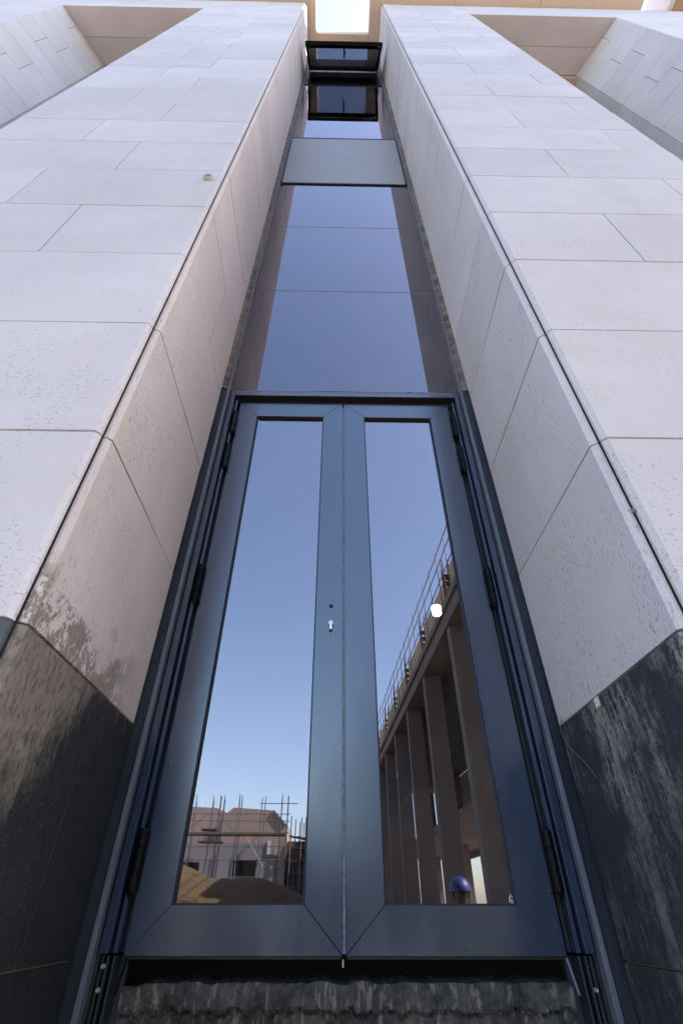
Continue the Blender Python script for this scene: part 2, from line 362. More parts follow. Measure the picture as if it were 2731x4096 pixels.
# niches and the neighbouring piers
def neighbour(s):
    xo, xi = s*4.66, s*4.24
    core = MB(); core.prism([(xo+s*.01, YF+.013), (s*7.0, YF+.013), (s*7.0, 2.6), (xi+s*.013, 2.6), (xi+s*.013, 1.66)], 2, Z(-1.55), Z(ZT))
    p = core.obj('pier', M['mortar'], B); tag(p, 'stone pier with a splayed side at the %s edge' % ('left' if s < 0 else 'right'))
    d = Vector((xi-xo, 1.66-YF, 0)); L = d.length; d.normalize(); nrm = Vector((-s*d.y, s*d.x*0 - abs(d.x), 0)).normalized()
    nrm = Vector((d.y, -d.x, 0)); 
    if nrm.y > 0: nrm = -nrm
    for i in range(5, len(zc)-1):
        za, zb = zc[i]+J/2, min(zc[i+1]-J/2, ZN)
        if zb - za < .05: continue
        if i % 3 == 0: cuts = [0, L*.55, L]
        elif i % 3 == 1: cuts = [0, L]
        else: cuts = [0, L*.33, L]
        for q in range(len(cuts)-1):
            slab(Vector((xo, YF, Z(za))) + d*(cuts[q]+J/2), d, (0,0,1), nrm, cuts[q+1]-cuts[q]-J, zb-za, TH, .002).obj('stone_panel', M['stone_far'], p)
        slab((xi, 1.66+J, Z(za)), (0,1,0), (0,0,1), (-s,0,0), .16, zb-za, TH, .002).obj('stone_panel', M['stone_far'], p)
    for i in range(5, len(zc)-1):
        za, zb = zc[i]+J/2, zc[i+1]-J/2
        xs = [4.66, 5.9, 6.95] if i % 2 else [4.66, 5.2, 6.95]
        for q in range(2):
            a, b = sorted((s*(xs[q]+J/2), s*(xs[q+1]-J/2)))
            slab((a, YF, Z(za)), (1,0,0), (0,0,1), (0,-1,0), b-a, zb-za, TH, .002).obj('stone_panel', M['stone_far'], p)
    # lintel over the niche: front panels, soffit panels, wall behind
    xp = s*(2.31 if s < 0 else 2.17)
    lin = MB(); a, b = sorted((xp+s*.004, xo-s*.004)); lin.box((a, YF+.013, Z(ZN)+.013), (b, 2.3, Z(ZT)-.003))
    lo = lin.obj('lintel', M['mortar'], B)
    for q in range(3):
        za, zb = (ZN, 12.15, 12.6, ZT)[q:q+2]
        for t in range(2):
            c0, c1 = a + (b-a)*t/2 + J/2, a + (b-a)*(t+1)/2 - J/2
            slab((c0, YF, Z(za)+J/2), (1,0,0), (0,0,1), (0,-1,0), c1-c0, zb-za-J, TH, .002).obj('stone_panel', M['stone_front'], lo)
    for y0, y1 in ((YF+.02, 1.29), (1.294, 1.665)):
        a2, b2 = a, b
        sof = slab((a2, y0, Z(ZN)), (1,0,0), (0,1,0), (0,0,-1), b2-a2, y1-y0, .012, .002); sof.obj('soffit_panel', M['stone_far'], lo)
    bk = MB(); bk.box((min(xp-s*.4, xi), 1.84, Z(-1.55)), (max(xp-s*.4, xi), 2.3, Z(ZN)-.12)); bk.obj('back_wall', M['bk'], B)
    hd = MB(); hd.box((min(xp-s*.4, xi+s*.012), 1.675, Z(ZN)-.13), (max(xp-s*.4, xi+s*.012), 1.83, Z(ZN)-.002)); hd.obj('window_head', M['coping'], B)
neighbour(-1); neighbour(1)

# coping slabs with the notch over the slot
cp = empty('coping', (XC, 2.0, Z(ZT)), B)
def cop(x0, x1, y0, y1):
    MB().box((x0, y0, Z(ZT)+.004), (x1, y1, Z(ZT)+.30)).obj('coping_slab', M['coping'], cp, bevel=.006)
xs = [-7.2, -5.2, -3.7, -2.2, -.478]
for i in range(4): cop(xs[i]+.002, xs[i+1]-.002, .73, 3.2)
xs = [.523, 2.1, 3.7, 5.62]
for i in range(3): cop(xs[i]+.002, xs[i+1]-.002, .73, 3.2)
cop(-.476, .521, 1.325, 1.50)
# block that juts out above the right end
MB().box((6.16, .70, Z(ZT)-.10), (9.0, .985, Z(ZT)+.9)).obj('projecting_block', plain('stained_render', (.34, .235, .14), .95), B, bevel=.02)
MB().box((6.07, .68, Z(ZT)-.08), (6.155, .98, Z(ZT)+.92)).obj('edge_strip', M['stone_far'], B)
MB().tube([(5.86, .78, Z(ZT)+.3), (5.86, .78, Z(ZT)+2.2)], .02, 8).obj('post', M['scaf'], B)

# pipe stub on the left pier
c = Vector((-.735, YF, Z(3.165))); mb = MB(); N = 20
ring = []
for r, y in ((.027, .02), (.027, -.021), (.0215, -.021), (.0215, .018)):
    ring.append([(c.x + r*math.cos(2*math.pi*k/N), c.y+y, c.z + r*math.sin(2*math.pi*k/N)) for k in range(N)])
mb.add([p for q in ring for p in q], [(i*N+k, i*N+(k+1) % N, (i+1)*N+(k+1) % N, (i+1)*N+k) for i in range(3) for k in range(N)] + [tuple(range(3*N, 4*N))])
mb.obj('drain_pipe', M['pipe'], B, smooth=False)

# ---------------------------------------------------------------- door frame
F = empty('door_frame', (XC, 1.69, Z(-.09)), B)
def mir(x): return 2*XC - x
ZB, KD, YD, YG = -.60, .9392, 1.70, 1.675        # foot of the frame, scale of the leaves, leaf face, upper glass
for s in (1, -1):
    def X(x): return x if s == 1 else mir(x)
    def bx(name, x0, x1, y0, y1, z0, z1, mat, par=F, bev=.0012):
        a, b = sorted((X(x0), X(x1))); return MB().box((a, y0, Z(z0)), (b, y1, Z(z1))).obj(name, mat, par, bevel=bev)
    bx('flashing', -.672, -.6125, 1.662, 1.70, ZB, 2.262, M['frame_dark'])
    bx('edge_strip', -.6118, -.5975, 1.652, 1.70, ZB, 2.262, M['alu'])
    bx('jamb_groove', -.5970, -.5896, 1.684, 1.72, ZB, 2.25, M['gasket'])
    bx('jamb', -.5890, -.5665, 1.668, 1.74, -.082, 2.2625, M['frame'])
    bx('jamb_groove', -.5660, -.5618, 1.700, 1.74, -.082, 2.215, M['gasket'])
    bx('jamb_stop', -.5614, -.5497, 1.689, 1.74, -.082, 2.2155, M['frame'])
    bx('jamb_groove', -.5493, -.537, 1.722, 1.74, -.082, 2.19, M['gasket'])
    # channel below the door
    for x0, x1, y0 in ((-.5890, -.581, 1.70), (-.573, -.567, 1.69), (-.558, -.552, 1.694)):
        bx('channel_web', x0, x1, y0, 1.76, ZB, -.086, M['frame_dark'], bev=.001)
    bx('channel_back', -.5885, -.535, 1.752, 1.768, ZB, -.087, M['frame_dark'])
    for zz in ((-.107, -.150) if s == 1 else (-.150,)):
        cx, cy = X(-.577), 1.690
        mb = MB(); N = 14
        prof = [(.0062, .004), (.0062, 0), (.0058, -.003), (.004, -.0045), (.0024, -.0025), (.0, -.0025)]
        mb.add([(cx + r*math.cos(2*math.pi*k/N), cy+y, Z(zz) + r*math.sin(2*math.pi*k/N)) for r, y in prof for k in range(N)], [(i*N+k, i*N+(k+1) % N, (i+1)*N+(k+1) % N, (i+1)*N+k) for i in range(len(prof)-1) for k in range(N)])
        mb.obj('screw', M['steel'], F, smooth=True)
    # drop rods of the leaves
    MB().tube([(X(-.528), 1.712, Z(-.092)), (X(-.533), 1.69, Z(-.160))], .0035, 8).obj('bolt_rod', M['alu'] if s == -1 else M['black_metal'], F)
# head of the frame
MB().box((-.5660, 1.668, Z(2.216)), (mir(-.5660), 1.674, Z(2.240))).obj('head_bar', M['frame'], F, bevel=.0012)
MB().box((-.5655, 1.672, Z(2.2405)), (mir(-.5655), 1.72, Z(2.2615))).obj('transom', M['alu'], F, bevel=.002)
MB().box((-.5655, 1.6745, Z(2.219)), (mir(-.5655), 1.74, Z(2.2395))).obj('head_soffit_shade', M['gasket'], F)  # black underside: the deep shade below the head put into the colour
MB().box((-.5495, 1.712, Z(2.186)), (mir(-.5495), 1.74, Z(2.2185))).obj('head_gap_shade', M['gasket'], F)  # black strip painted for the shade in the gap over the leaves

# ---------------------------------------------------------------- door leaves
def leaf(x0, x1, g0, g1, right):
    z0, z1, a0, a1 = (KD*q for q in (-.0945, 2.327, .016, 2.211))
    x0, x1, g0, g1 = (KD*q for q in (x0, x1, g0, g1))
    yf, yb = YD, YD+.06
    D = empty('door_leaf', ((x0+x1)/2, YD+.03, Z(z0)), B)
    tag(D, 'right door leaf, its glass mirroring a colonnade and a blue helmet' if right else 'left door leaf with lock cylinder, its glass mirroring scaffolding and sand')
    gp = .0004
    def member(name, poly):
        MB().prism([(p[0], Z(p[1])) for p in poly], 1, yf, yb).obj(name, M['frame'], D, bevel=.0012)
    member('stile', [(x0, z0+gp), (g0, a0+gp), (g0, a1-gp), (x0, z1-gp)])
    member('stile', [(x1, z0+gp), (g1, a0+gp), (g1, a1-gp), (x1, z1-gp)])
    member('rail', [(x0+gp, z0), (x1-gp, z0), (g1-gp, a0), (g0+gp, a0)])
    member('rail', [(x0+gp, z1), (x1-gp, z1), (g1-gp, a1), (g0+gp, a1)])
    t = .0035
    gk = MB()
    for a, b in (((g0, a0), (g0+t, a1)), ((g1-t, a0), (g1, a1)), ((g0+t, a0), (g1-t, a0+t)), ((g0+t, a1-t), (g1-t, a1))):
        gk.box((a[0], yf+.004, Z(a[1])), (b[0], yb-.01, Z(b[1])))
    gk.obj('glazing_gasket', M['gasket'], D)
    MB().box((g0+.001, yf+.019, Z(a0+.001)), (g1-.001, yf+.025, Z(a1-.001))).obj('glass_pane', M['glass'], D)
    MB().box((x0+.004, yf+.010, Z(z0)-.006), (x1-.004, yb-.012, Z(z0)-.0005)).obj('bottom_seal', M['gasket'], D)
    xh = x0-.011 if not right else x1+.011
    for za, zb in ((2.045, 2.215), (1.775, 1.945), (.992, 1.168), (.045, .200)):
        za, zb = za*KD, zb*KD
        L = zb - za; q = L*.30; r = .0125
        pr = [(.0015, -.018), (.009, -.004), (r, 0), (r, q), (r*.8, q+.0014), (r*.8, q+.0032), (r, q+.0045), (r, L-q-.0045), (r*.8, L-q-.0032), (r*.8, L-q-.0014), (r, L-q), (r, L-.002), (r-.002, L)]
        h = MB().lathe(pr, (xh, YD-.021, Z(za)), 18)
        a, b = sorted((xh, xh + (.016 if not right else -.016)))
        h.box((a, YD-.012, Z(za+.004)), (b, YD-.0006, Z(zb-.004)))
        h.obj('hinge', M['black_metal'], D)
    return D
DL = leaf(-.5700, .0318, -.462, -.0798, False)
DR = leaf(.0390, .6530, .1549, .5389, True)
# printed foil strip still in the seam, and the end of the shoot bolt
MB().box((.0305, YD+.004, Z(-.084)), (.0360, YD+.05, Z(2.16))).obj('foil_strip', M['foil'], DR)
MB().box((.0285, YD+.002, Z(-.110)), (.0325, YD+.02, Z(-.0950))).obj('bolt_end', M['steel'], DL)
# lock cylinder (euro profile) and the empty handle hole
cx, cz, yl = -.0155, .850, YD
def prof(r1, r2, drop, n=16):
    pts = [(r1*math.cos(a), r1*math.sin(a)) for a in [math.radians(-58 + 296*k/n) for k in range(n+1)]]
    pts += [(r2*math.cos(a), -drop + r2*math.sin(a)) for a in [math.radians(180 + 180*k/8) for k in range(9)]]
    return pts
MB().prism([(cx+.0+p[0], Z(cz)+p[1]) for p in prof(.009, .0055, .021)], 1, yl-.011, yl+.004).obj('lock_cylinder', M['chrome'], DL, bevel=.0006)
MB().prism([(cx+.0068*math.cos(2*math.pi*k/20), Z(cz)+.0068*math.sin(2*math.pi*k/20)) for k in range(20)], 1, yl-.0118, yl-.0109).obj('cylinder_plug', M['chrome'], DL)
MB().box((cx-.0011, yl-.0123, Z(cz)-.002), (cx+.0011, yl-.0117, Z(cz)+.0046)).obj('keyhole', M['void'], DL)
MB().prism([(cx+p[0]*1.13, Z(cz)-.006+p[1]*1.13) for p in prof(.009, .0055, .021)], 1, yl-.0004, yl+.003).obj('lock_cutout', M['void'], DL)
MB().prism([(cx+.008*math.cos(2*math.pi*k/20), Z(.925)+.008*math.sin(2*math.pi*k/20)) for k in range(20)], 1, yl-.0005, yl+.003).obj('handle_hole', M['void'], DL)
# maker's stamp etched in the corner of the right glass and the film remnant in the left glass
mk = MB(); gx, gz, gy = .5005, .0200, YD+.0185
def stroke(pts, wd=.0012):
    for (a, b), (c_, d) in zip(pts[:-1], pts[1:]):
        p, q = Vector((gx+a, 0, Z(gz)+b)), Vector((gx+c_, 0, Z(gz)+d)); t = (q-p).normalized(); nn = Vector((-t.z, 0, t.x))*wd/2
        mk.add([(v.x, y, v.z) for y in (gy-.0006, gy) for v in (p+nn, p-nn, q-nn, q+nn)], [(0,1,2,3), (7,6,5,4), (0,4,5,1), (1,5,6,2), (2,6,7,3), (3,7,4,0)])
for o in (0, .0048): stroke([(-.001-o*.9, .020-o), (-.003-o*.9, .014-o), (.003-o*.4, .013-o*1.3)])
stroke([(-.0075, .0005), (-.0085, .006), (-.004, .0055)]); stroke([(-.004, .0005), (-.002, .0055), (.002, .005), (.002, .0005), (-.004, .0005)])
mk.obj('glass_stamp', M['mark'], DR)
hb = MB()
for i, row in enumerate((4, 4, 3, 2, 1)):
    for k in range(row): hb.box((-.4255+(k-row/2)*.0024, YD+.0178, Z(2.060-i*.0024)), (-.4255+(k-row/2)*.0024+.0019, YD+.0188, Z(2.060-i*.0024)+.0019))
hb.obj('film_remnant', M['mark'], DL)

# ---------------------------------------------------------------- upper glazing
U = empty('upper_glazing', (XC, 1.68, Z(2.263)), B); tag(U, 'tall strip of bluish mirror glass panes above the door')
for s in (1, -1):
    def X(x): return x if s == 1 else mir(x)
    def bx(name, x0, x1, y0, y1, z0, z1, mat, bev=.0012):
        a, b = sorted((X(x0), X(x1))); return MB().box((a, y0, Z(z0)), (b, y1, Z(z1))).obj(name, mat, U, bevel=bev)
    # broken stone / mortar edge behind the returns
    mb = MB(); n_ = 220; vs = []; fs = []
    for i in range(n_+1):
        z = 2.264 + (ZT-2.264)*i/n_
        for j, (x, y) in enumerate(((-.668, YS-.004), (-.640, YS+.002), (-.630, 1.658), (-.6135, 1.662), (-.6125, 1.70))):
            d = .005*noise.noise(Vector((i*.43, j*3.1, s*9))) if j in (1, 2, 3) else 0
            vs.append((X(x+d), y + abs(d)*.6, Z(z)))
    for i in range(n_):
        for j in range(4): fs.append((i*5+j, i*5+j+1, (i+1)*5+j+1, (i+1)*5+j))
    mb.add(vs, fs).obj('mortar_edge', M['raw_edge'], U)
    bx('mullion', -.6122, -.6000, 1.656, 1.70, 2.2640, ZT-.005, M['alu'])
    bx('glazing_bead', -.5996, -.5935, 1.668, 1.70, 2.2640, ZT-.005, M['raw_edge'])
panes = [(2.263, 3.438), (3.438, 4.596), (4.596, 5.686), (7.300, 8.40), (8.40, 9.44), (9.44, 10.47)]
for a, b in panes:
    MB().box((-.5930, YG, Z(a+.004)), (mir(-.5930), YG+.01, Z(b-.004))).obj('glass_pane', M['glass_up'], U, bevel=.001)
for z in (3.438, 4.596, 8.40, 9.44):
    MB().box((-.5930, YG+.0012, Z(z-.0036)), (mir(-.5930), YG+.009, Z(z+.0036))).obj('silicone_joint', M['sil'], U)
# closed vent covered with grey film
V = empty('closed_vent', (XC, 1.67, Z(5.686)), B); tag(V, 'closed vent covered with dusty grey film, halfway up the glass strip')
ex = .5815
MB().box((-ex, YG-.014, Z(5.697)), (mir(-ex), YG-.002, Z(7.286))).obj('vent_pane', M['film'], V, bevel=.002)
for s in (1, -1):
    a, b = sorted((-.5930 if s == 1 else mir(-.5930), -ex-.0012 if s == 1 else mir(-ex-.0012)))
    MB().box((a, YG-.019, Z(5.689)), (b, YG+.02, Z(7.298))).obj('sash_edge', M['gasket'], V)
    MB().box((a+.001, YG-.026, Z(5.675)), (b-.001, YG-.0195, Z(5.745))).obj('catch', M['black_metal'], V)
MB().box((-ex-.001, YG-.0175, Z(7.2875)), (mir(-ex-.001), YG+.02, Z(7.310))).obj('sash_edge', M['gasket'], V)
MB().box((-ex-.001, YG-.012, Z(5.684)), (mir(-ex-.001), YG+.02, Z(5.6965))).obj('sash_edge', M['gasket'], V)
for x, z in ((.42, 7.02), (.36, 6.87), (.285, 6.67), (.10, 6.50), (.27, 6.38), (.085, 6.2), (-.13, 5.93), (.33, 6.46)):
    x *= .95; MB().prism([(x+.006*math.cos(k*math.pi/5), Z(z)+.010*math.sin(k*math.pi/5)) for k in range(10)], 1, YG-.0155, YG-.0135).obj('paint_spot', M['chip'], V)

# open top-hung vent at the top
A = empty('open_vent', (XC, 1.66, Z(10.47)), B); tag(A, 'top-hung vent propped wide open at the top of the glass strip')
hz, hy = 11.66, 1.662
for s in (1, -1):
    a, b = sorted((-.5925 if s == 1 else mir(-.5925), -.550 if s == 1 else mir(-.550)))
    MB().box((a, 1.664, Z(10.485)), (b, 1.74, Z(11.72))).obj('opening_jamb', M['frame_dark'], A, bevel=.002)
MB().box((-.5925, 1.666, Z(10.472)), (mir(-.5925), 1.74, Z(10.484))).obj('opening_sill', M['gasket'], A)
MB().box((-.5925, 1.69, Z(11.722)), (mir(-.5925), 1.76, Z(ZT)-.002)).obj('spandrel', M['frame_dark'], A)
ang = R(24); L = 1.10
def SP(x, t, n_):                                # t along the sash from the hinge, n_ outward normal
    return (x, hy - t*math.sin(ang) - n_*math.cos(ang), Z(hz) - t*math.cos(ang) + n_*math.sin(ang))
def sbox(name, x0, x1, t0, t1, n0, n1, mat):
    MB().add([SP(x, t, n_) for n_ in (n0, n1) for x, t in ((x0, t0), (x1, t0), (x1, t1), (x0, t1))], [(0,1,2,3), (7,6,5,4), (0,4,5,1), (1,5,6,2), (2,6,7,3), (3,7,4,0)]).obj(name, mat, A, bevel=.0015)
xa, xb = -.572, mir(-.572)
sbox('sash_stile', xa, xa+.045, 0, L, 0, .05, M['black_metal']); sbox('sash_stile', xb-.045, xb, 0, L, 0, .05, M['black_metal'])
sbox('sash_rail', xa+.0455, xb-.0455, 0, .06, 0, .05, M['black_metal']); sbox('sash_rail', xa+.0455, xb-.0455, L-.13, L, 0, .05, M['black_metal'])
sbox('sash_pane', xa+.0453, xb-.0453, .0605, L-.1305, .022, .030, M['glass_sash'])
MB().tube([SP(XC+.0, L-.10, -.012), SP(XC+.012, L-.13, -.035), SP(XC+.010, L-.30, -.04), SP(XC+.002, L-.42, -.03)], [.012, .014, .013, .009], 8).obj('handle', M['black_metal'], A)
for x in (xa+.08, xa+.16, xb-.10, xb-.19): sbox('screw', x, x+.012, L-.03, L-.016, -.004, .001, M['steel'])
sbox('label_tag', xb-.06, xb-.035, L-.06, L-.01, -.002, .0005, M['coping'])
for s in (1, -1):
    x = xa-.006 if s == 1 else xb+.006
    MB().tube([(x, 1.655, Z(11.1)), SP(x, .5, .02)], .008, 6).obj('stay_arm', M['steel'], A)

# dark rooms behind the glass
I = empty('interior', (XC, 4, Z(-.1)), B)
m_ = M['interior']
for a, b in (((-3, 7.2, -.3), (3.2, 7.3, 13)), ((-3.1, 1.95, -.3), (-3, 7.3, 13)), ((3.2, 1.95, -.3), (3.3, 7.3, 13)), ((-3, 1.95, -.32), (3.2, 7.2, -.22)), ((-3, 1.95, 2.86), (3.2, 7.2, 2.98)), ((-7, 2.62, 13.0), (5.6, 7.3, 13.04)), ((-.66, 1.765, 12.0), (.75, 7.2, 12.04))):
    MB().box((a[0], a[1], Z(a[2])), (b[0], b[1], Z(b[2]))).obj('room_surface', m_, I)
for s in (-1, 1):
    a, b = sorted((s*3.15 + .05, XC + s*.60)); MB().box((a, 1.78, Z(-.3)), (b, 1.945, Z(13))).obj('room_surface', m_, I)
lp = empty('ceiling_lamp', (1.166, 5.0, Z(2.62))); tag(lp, 'small lit white drum lamp glowing behind the right door glass', 'lamp')
MB().lathe([(.046, 0), (.055, .012), (.057, .10), (.05, .112)], (1.166, 5.0, Z(2.62)), 24).obj('diffuser', M['lamp'], lp, smooth=False)
MB().lathe([(.03, .113), (.03, .239)], (1.166, 5.0, Z(2.62)), 12).obj('ceiling_mount', M['black_metal'], lp)

# ---------------------------------------------------------------- sill below the door: rough concrete with a broken lower edge
NX, NZ = 220, 60; vs = []; fs = []
x0, x1, zt0, zb0 = -.535, mir(-.535), -.141, -.50
for j in range(NZ+1):
    for i in range(NX+1):
        x = x0 + (x1-x0)*i/NX; z = zt0 + (zb0-zt0)*j/NZ
        lim = -.195 + .010*noise.noise(Vector((x*7, 0, 1))) + .012*noise.noise(Vector((x*31, 0, 4))) + .006*noise.noise(Vector((x*83, 0, 6)))
        y = 1.752
        if z > lim: y = 1.736 - .004*noise.noise(Vector((x*22, z*30, 3)))
        y += .007*noise.noise(Vector((x*14, z*20, 7))) + .005*noise.noise(Vector((x*45, z*60, 5))) + .003*noise.noise(Vector((x*110, z*130, 6)))
        crk = abs(z - lim)
        if crk < .0035: y += .008
        dz = 0
        if j == 0: dz = .006*noise.noise(Vector((x*18, 0, 9))) + .004*noise.noise(Vector((x*60, 0, 2))) - .012*max(0, (x0+.09-x)/.09)
        vs.append((x, y, Z(z)+dz))
for j in range(NZ):
    for i in range(NX): fs.append((j*(NX+1)+i, j*(NX+1)+i+1, (j+1)*(NX+1)+i+1, (j+1)*(NX+1)+i))
n0 = len(vs)
for i in range(NX+1): v = vs[i]; vs.append((v[0], 1.849, v[2]+.004))
for i in range(NX): fs.append((i, i+1, n0+i+1, n0+i))
MB().add(vs, fs).obj('rough_sill', M['concrete'], B)
MB().box((-.60, 1.85, Z(-.30)), (mir(-.60), 1.87, Z(-.06))).obj('threshold_back', M['void'], B)

# small marks on the stone
th = MB().tube([(.7325, 1.34, Z(.468)), (.728, 1.30, Z(.44)), (.726, 1.285, Z(.40)), (.7285, 1.31, Z(.36)), (.731, 1.36, Z(.335)), (.729, 1.375, Z(.325)), (.728, 1.34, Z(.322))], .0007, 5).obj('loose_thread', M['thread']); tag(th, 'thin loose thread curling down the right dark plinth below the tape scrap', 'thread')
th = MB().tube([(.7325, 1.56, Z(.470)), (.722, 1.60, Z(.474)), (.722, 1.625, Z(.45)), (.726, 1.60, Z(.39)), (.730, 1.53, Z(.33)), (.7325, 1.50, Z(.29))], .0007, 5).obj('loose_thread', M['thread']); tag(th, 'thin loose thread looping from the right plinth joint close to the door frame', 'thread')
tp = MB(); nn = 6; vs = []; fs = []
for i in range(nn+1):
    for j in range(nn+1):
        y = 1.355 + .028*i/nn; z = .466 - .026*j/nn
        vs.append((.7335 - .003*abs(noise.noise(Vector((i*.9, j*.9, 2)))), y, Z(z)))
for i in range(nn):
    for j in range(nn): fs.append((i*(nn+1)+j, i*(nn+1)+j+1, (i+1)*(nn+1)+j+1, (i+1)*(nn+1)+j))
tag(tp.add(vs, fs).obj('tape_scrap', M['tape']), 'crumpled scrap of pale tape stuck at the top of the right dark plinth', 'tape')
for X_, y, z in ((XRR, 1.62, .78), (XLR, 1.56, .74)):
    s = -1 if X_ > 0 else 1
    MB().tube([(X_ + s*.0006, y + .011*math.cos(a), Z(z) + .02*math.sin(a)) for a in [k*math.pi/9 for k in range(19)]], .0007, 4).obj('pencil_ring', M['pencil'], pR if X_ > 0 else pL)
for x, z, rr in ((.752, .785, .009),):
    MB().prism([(x + rr*random.uniform(.5, 1.1)*math.cos(k*.7), Z(z) + rr*random.uniform(.3, .8)*math.sin(k*.7)) for k in range(9)], 1, YF+.0125, YF+.0155).obj('stone_chip', M['chip'], pR)

# ---------------------------------------------------------------- the yard behind the camera, seen mirrored in the door
MY = 2*1.719                                     # mirror plane of the door glass
def ry(ym): return MY - ym                       # distance along the mirrored view -> real y
# concrete colonnade on the right
CF = empty('concrete_frame_building', (8, -25, 0)); tag(CF, 'unfinished concrete colonnade building mirrored in the right door glass', 'building')
def cx_(ym): return 4.6 - .038*ym
cols = [11.0, 15.6, 20.4, 24.9, 29.3, 33.6, 38.0, 42.4, 46.8]
for k, ym in enumerate(cols):
    x = cx_(ym); y = ry(ym)
    MB().box((x, y-.46, 0), (x+.72, y, Z(7.82))).obj('column', M['conc_frame'], CF, bevel=.02)
    MB().box((x+.10, y-.62, 0), (x+.55, y-.462, Z(7.80))).obj('pilaster', M['conc_frame'], CF, bevel=.02)
    MB().box((x+5.2, y-.4, 0), (x+5.7, y, Z(7.82))).obj('inner_column', M['conc_frame'], CF)
    # parapet infill panel and starter bars
    if k < len(cols)-1:
        y2 = ry(cols[k+1]); x2 = cx_(cols[k+1])
        MB().add([(x+.25, y-1.0, Z(8.72)), (x2+.25, y2+.1, Z(8.72)), (x2+.25, y2+.1, Z(10.1)), (x+.25, y-1.0, Z(10.1)), (x+.45, y-1.0, Z(8.72)), (x2+.45, y2+.1, Z(8.72)), (x2+.45, y2+.1, Z(10.1)), (x+.45, y-1.0, Z(10.1))],
                 [(0,1,2,3), (7,6,5,4), (0,4,5,1), (1,5,6,2), (2,6,7,3), (3,7,4,0)]).obj('parapet_panel', M['ochre'], CF)
    rb = MB()
    for a in (0, .18, .36, .54):
        for b in (0, .22, .44): rb.tube([(x+.12+b, y-.06-a*.7, Z(8.6)), (x+.12+b, y-.06-a*.7, Z(10.35 + .2*((k*7+int(a*10)) % 3)))], .016, 4)
    for z in (9.0, 9.3, 9.6, 9.9): rb.box((x+.10, y-.46, Z(z)), (x+.60, y-.04, Z(z)+.02))
    rb.obj('starter_bars', M['rust'], CF)
def wallrun(name, x_off0, x_off1, z0, z1, mat, y0=8.5, y1=50):
    return MB().add([(cx_(ym)+xo, ry(ym), Z(z)) for z in (z0, z1) for ym, xo in ((y0, x_off0), (y1, x_off0), (y1, x_off1), (y0, x_off1))],
        [(0,1,2,3), (7,6,5,4), (0,4,5,1), (1,5,6,2), (2,6,7,3), (3,7,4,0)]).obj(name, mat, CF)
wallrun('beam', -.06, .78, 7.824, 8.30, M['conc_frame']); wallrun('slab_edge', -.16, 7.0, 8.304, 8.56, M['conc_frame'])
wallrun('parapet_kerb', .05, .6, 8.564, 8.70, M['conc_frame'])
wallrun('floor_slab', 2.2, 7.0, 3.4, 3.65, M['conc_frame'])
wallrun('back_wall', 7.02, 7.2, 3.0, 8.30, M['conc_frame'])
wallrun('low_wall', .9, 1.05, -1.55, .10, M['conc_frame'])
# guard rail on the roof edge
gr_ = empty('roof_guard_rail', (4, -25, Z(8.7))); tag(gr_, 'thin tube guard rail along the roof of the concrete colonnade', 'guard rail')
for k in range(30):
    ym = 9 + k*1.35; x = cx_(ym) - .08
    MB().tube([(x, ry(ym), Z(8.56)), (x, ry(ym), Z(10.9 + .25*random.random()))], .02, 5).obj('rail_post', M['scaf'], gr_)
for z in (9.6, 10.25, 10.8):
    MB().tube([(cx_(9)-.08, ry(9), Z(z)), (cx_(50)-.08, ry(50), Z(z))], .02, 5).obj('rail', M['scaf'], gr_)

# building under scaffolding on the left
HB = empty('block_building', (-8, ry(47), 0)); tag(HB, 'pinkish block building behind scaffolding mirrored in the left door glass', 'building')
y0 = ry(45)
MB().prism([(-16, 0), (-8.2, 0), (-8.2, Z(6.05)), (-9.4, Z(6.5)), (-16, Z(6.75))], 1, y0-8, y0-.6).obj('wall', M['pinkwall'], HB)
MB().prism([(-8.6, 0), (-3.6, 0), (-3.6, Z(5.25)), (-4.7, Z(6.25)), (-7.9, Z(6.45)), (-8.6, Z(5.9))], 1, y0-7, y0).obj('wall', M['pinkwall'], HB)
MB().prism([(-3.59, Z(5.3)), (-4.68, Z(6.3)), (-4.75, Z(6.2)), (-3.70, Z(5.2))], 1, y0-7.1, y0+.12).obj('verge', M['greywall'], HB)
MB().box((-11.5, y0+.02, 0), (-4.3, y0+.25, Z(4.1))).obj('lower_wall', M['greywall'], HB)
MB().box((-7.45, y0+.26, Z(2.05)), (-5.6, y0+.30, Z(3.0))).obj('window', M['void'], HB)
MB().box((-11.4, y0+.26, Z(2.3)), (-9.9, y0+.30, Z(2.85))).obj('window', M['void'], HB)
MB().box((-3.55, y0-14, 0), (2.5, y0-1.0, Z(4.3))).obj('wing', M['conc_frame'], HB)
MB().box((-4.95, y0+.27, Z(3.35)), (-4.35, y0+.33, Z(4.2))).obj('panel', M['white_plastic'], HB)
SF = empty('scaffold', (-7, y0+1.2, 0)); tag(SF, 'tube scaffold with board decks in front of the pinkish block building', 'scaffold')
ys = y0+1.0
for x in (-11.6, -10.6, -9.3, -8.75, -8.45, -7.3, -7.1, -5.55, -5.3, -4.0, -3.52):
    for d in (0, .9):
        MB().tube([(x+d*.12, ys+d, 0), (x+d*.12, ys+d, Z(6.75 + random.uniform(-.1, .45)))], .035, 5).obj('pole', M['scaf'], SF)
for z in (2.9, 3.7, 4.55, 5.3, 5.75):
    MB().tube([(-12, ys+.92, Z(z)), (-3.2, ys+.92, Z(z))], .03, 5).obj('ledger', M['scaf'], SF)
MB().tube([(-5.6, ys+.9, Z(6.45)), (-2.7, ys+.9, Z(6.45))], .03, 5).obj('ledger', M['scaf'], SF)
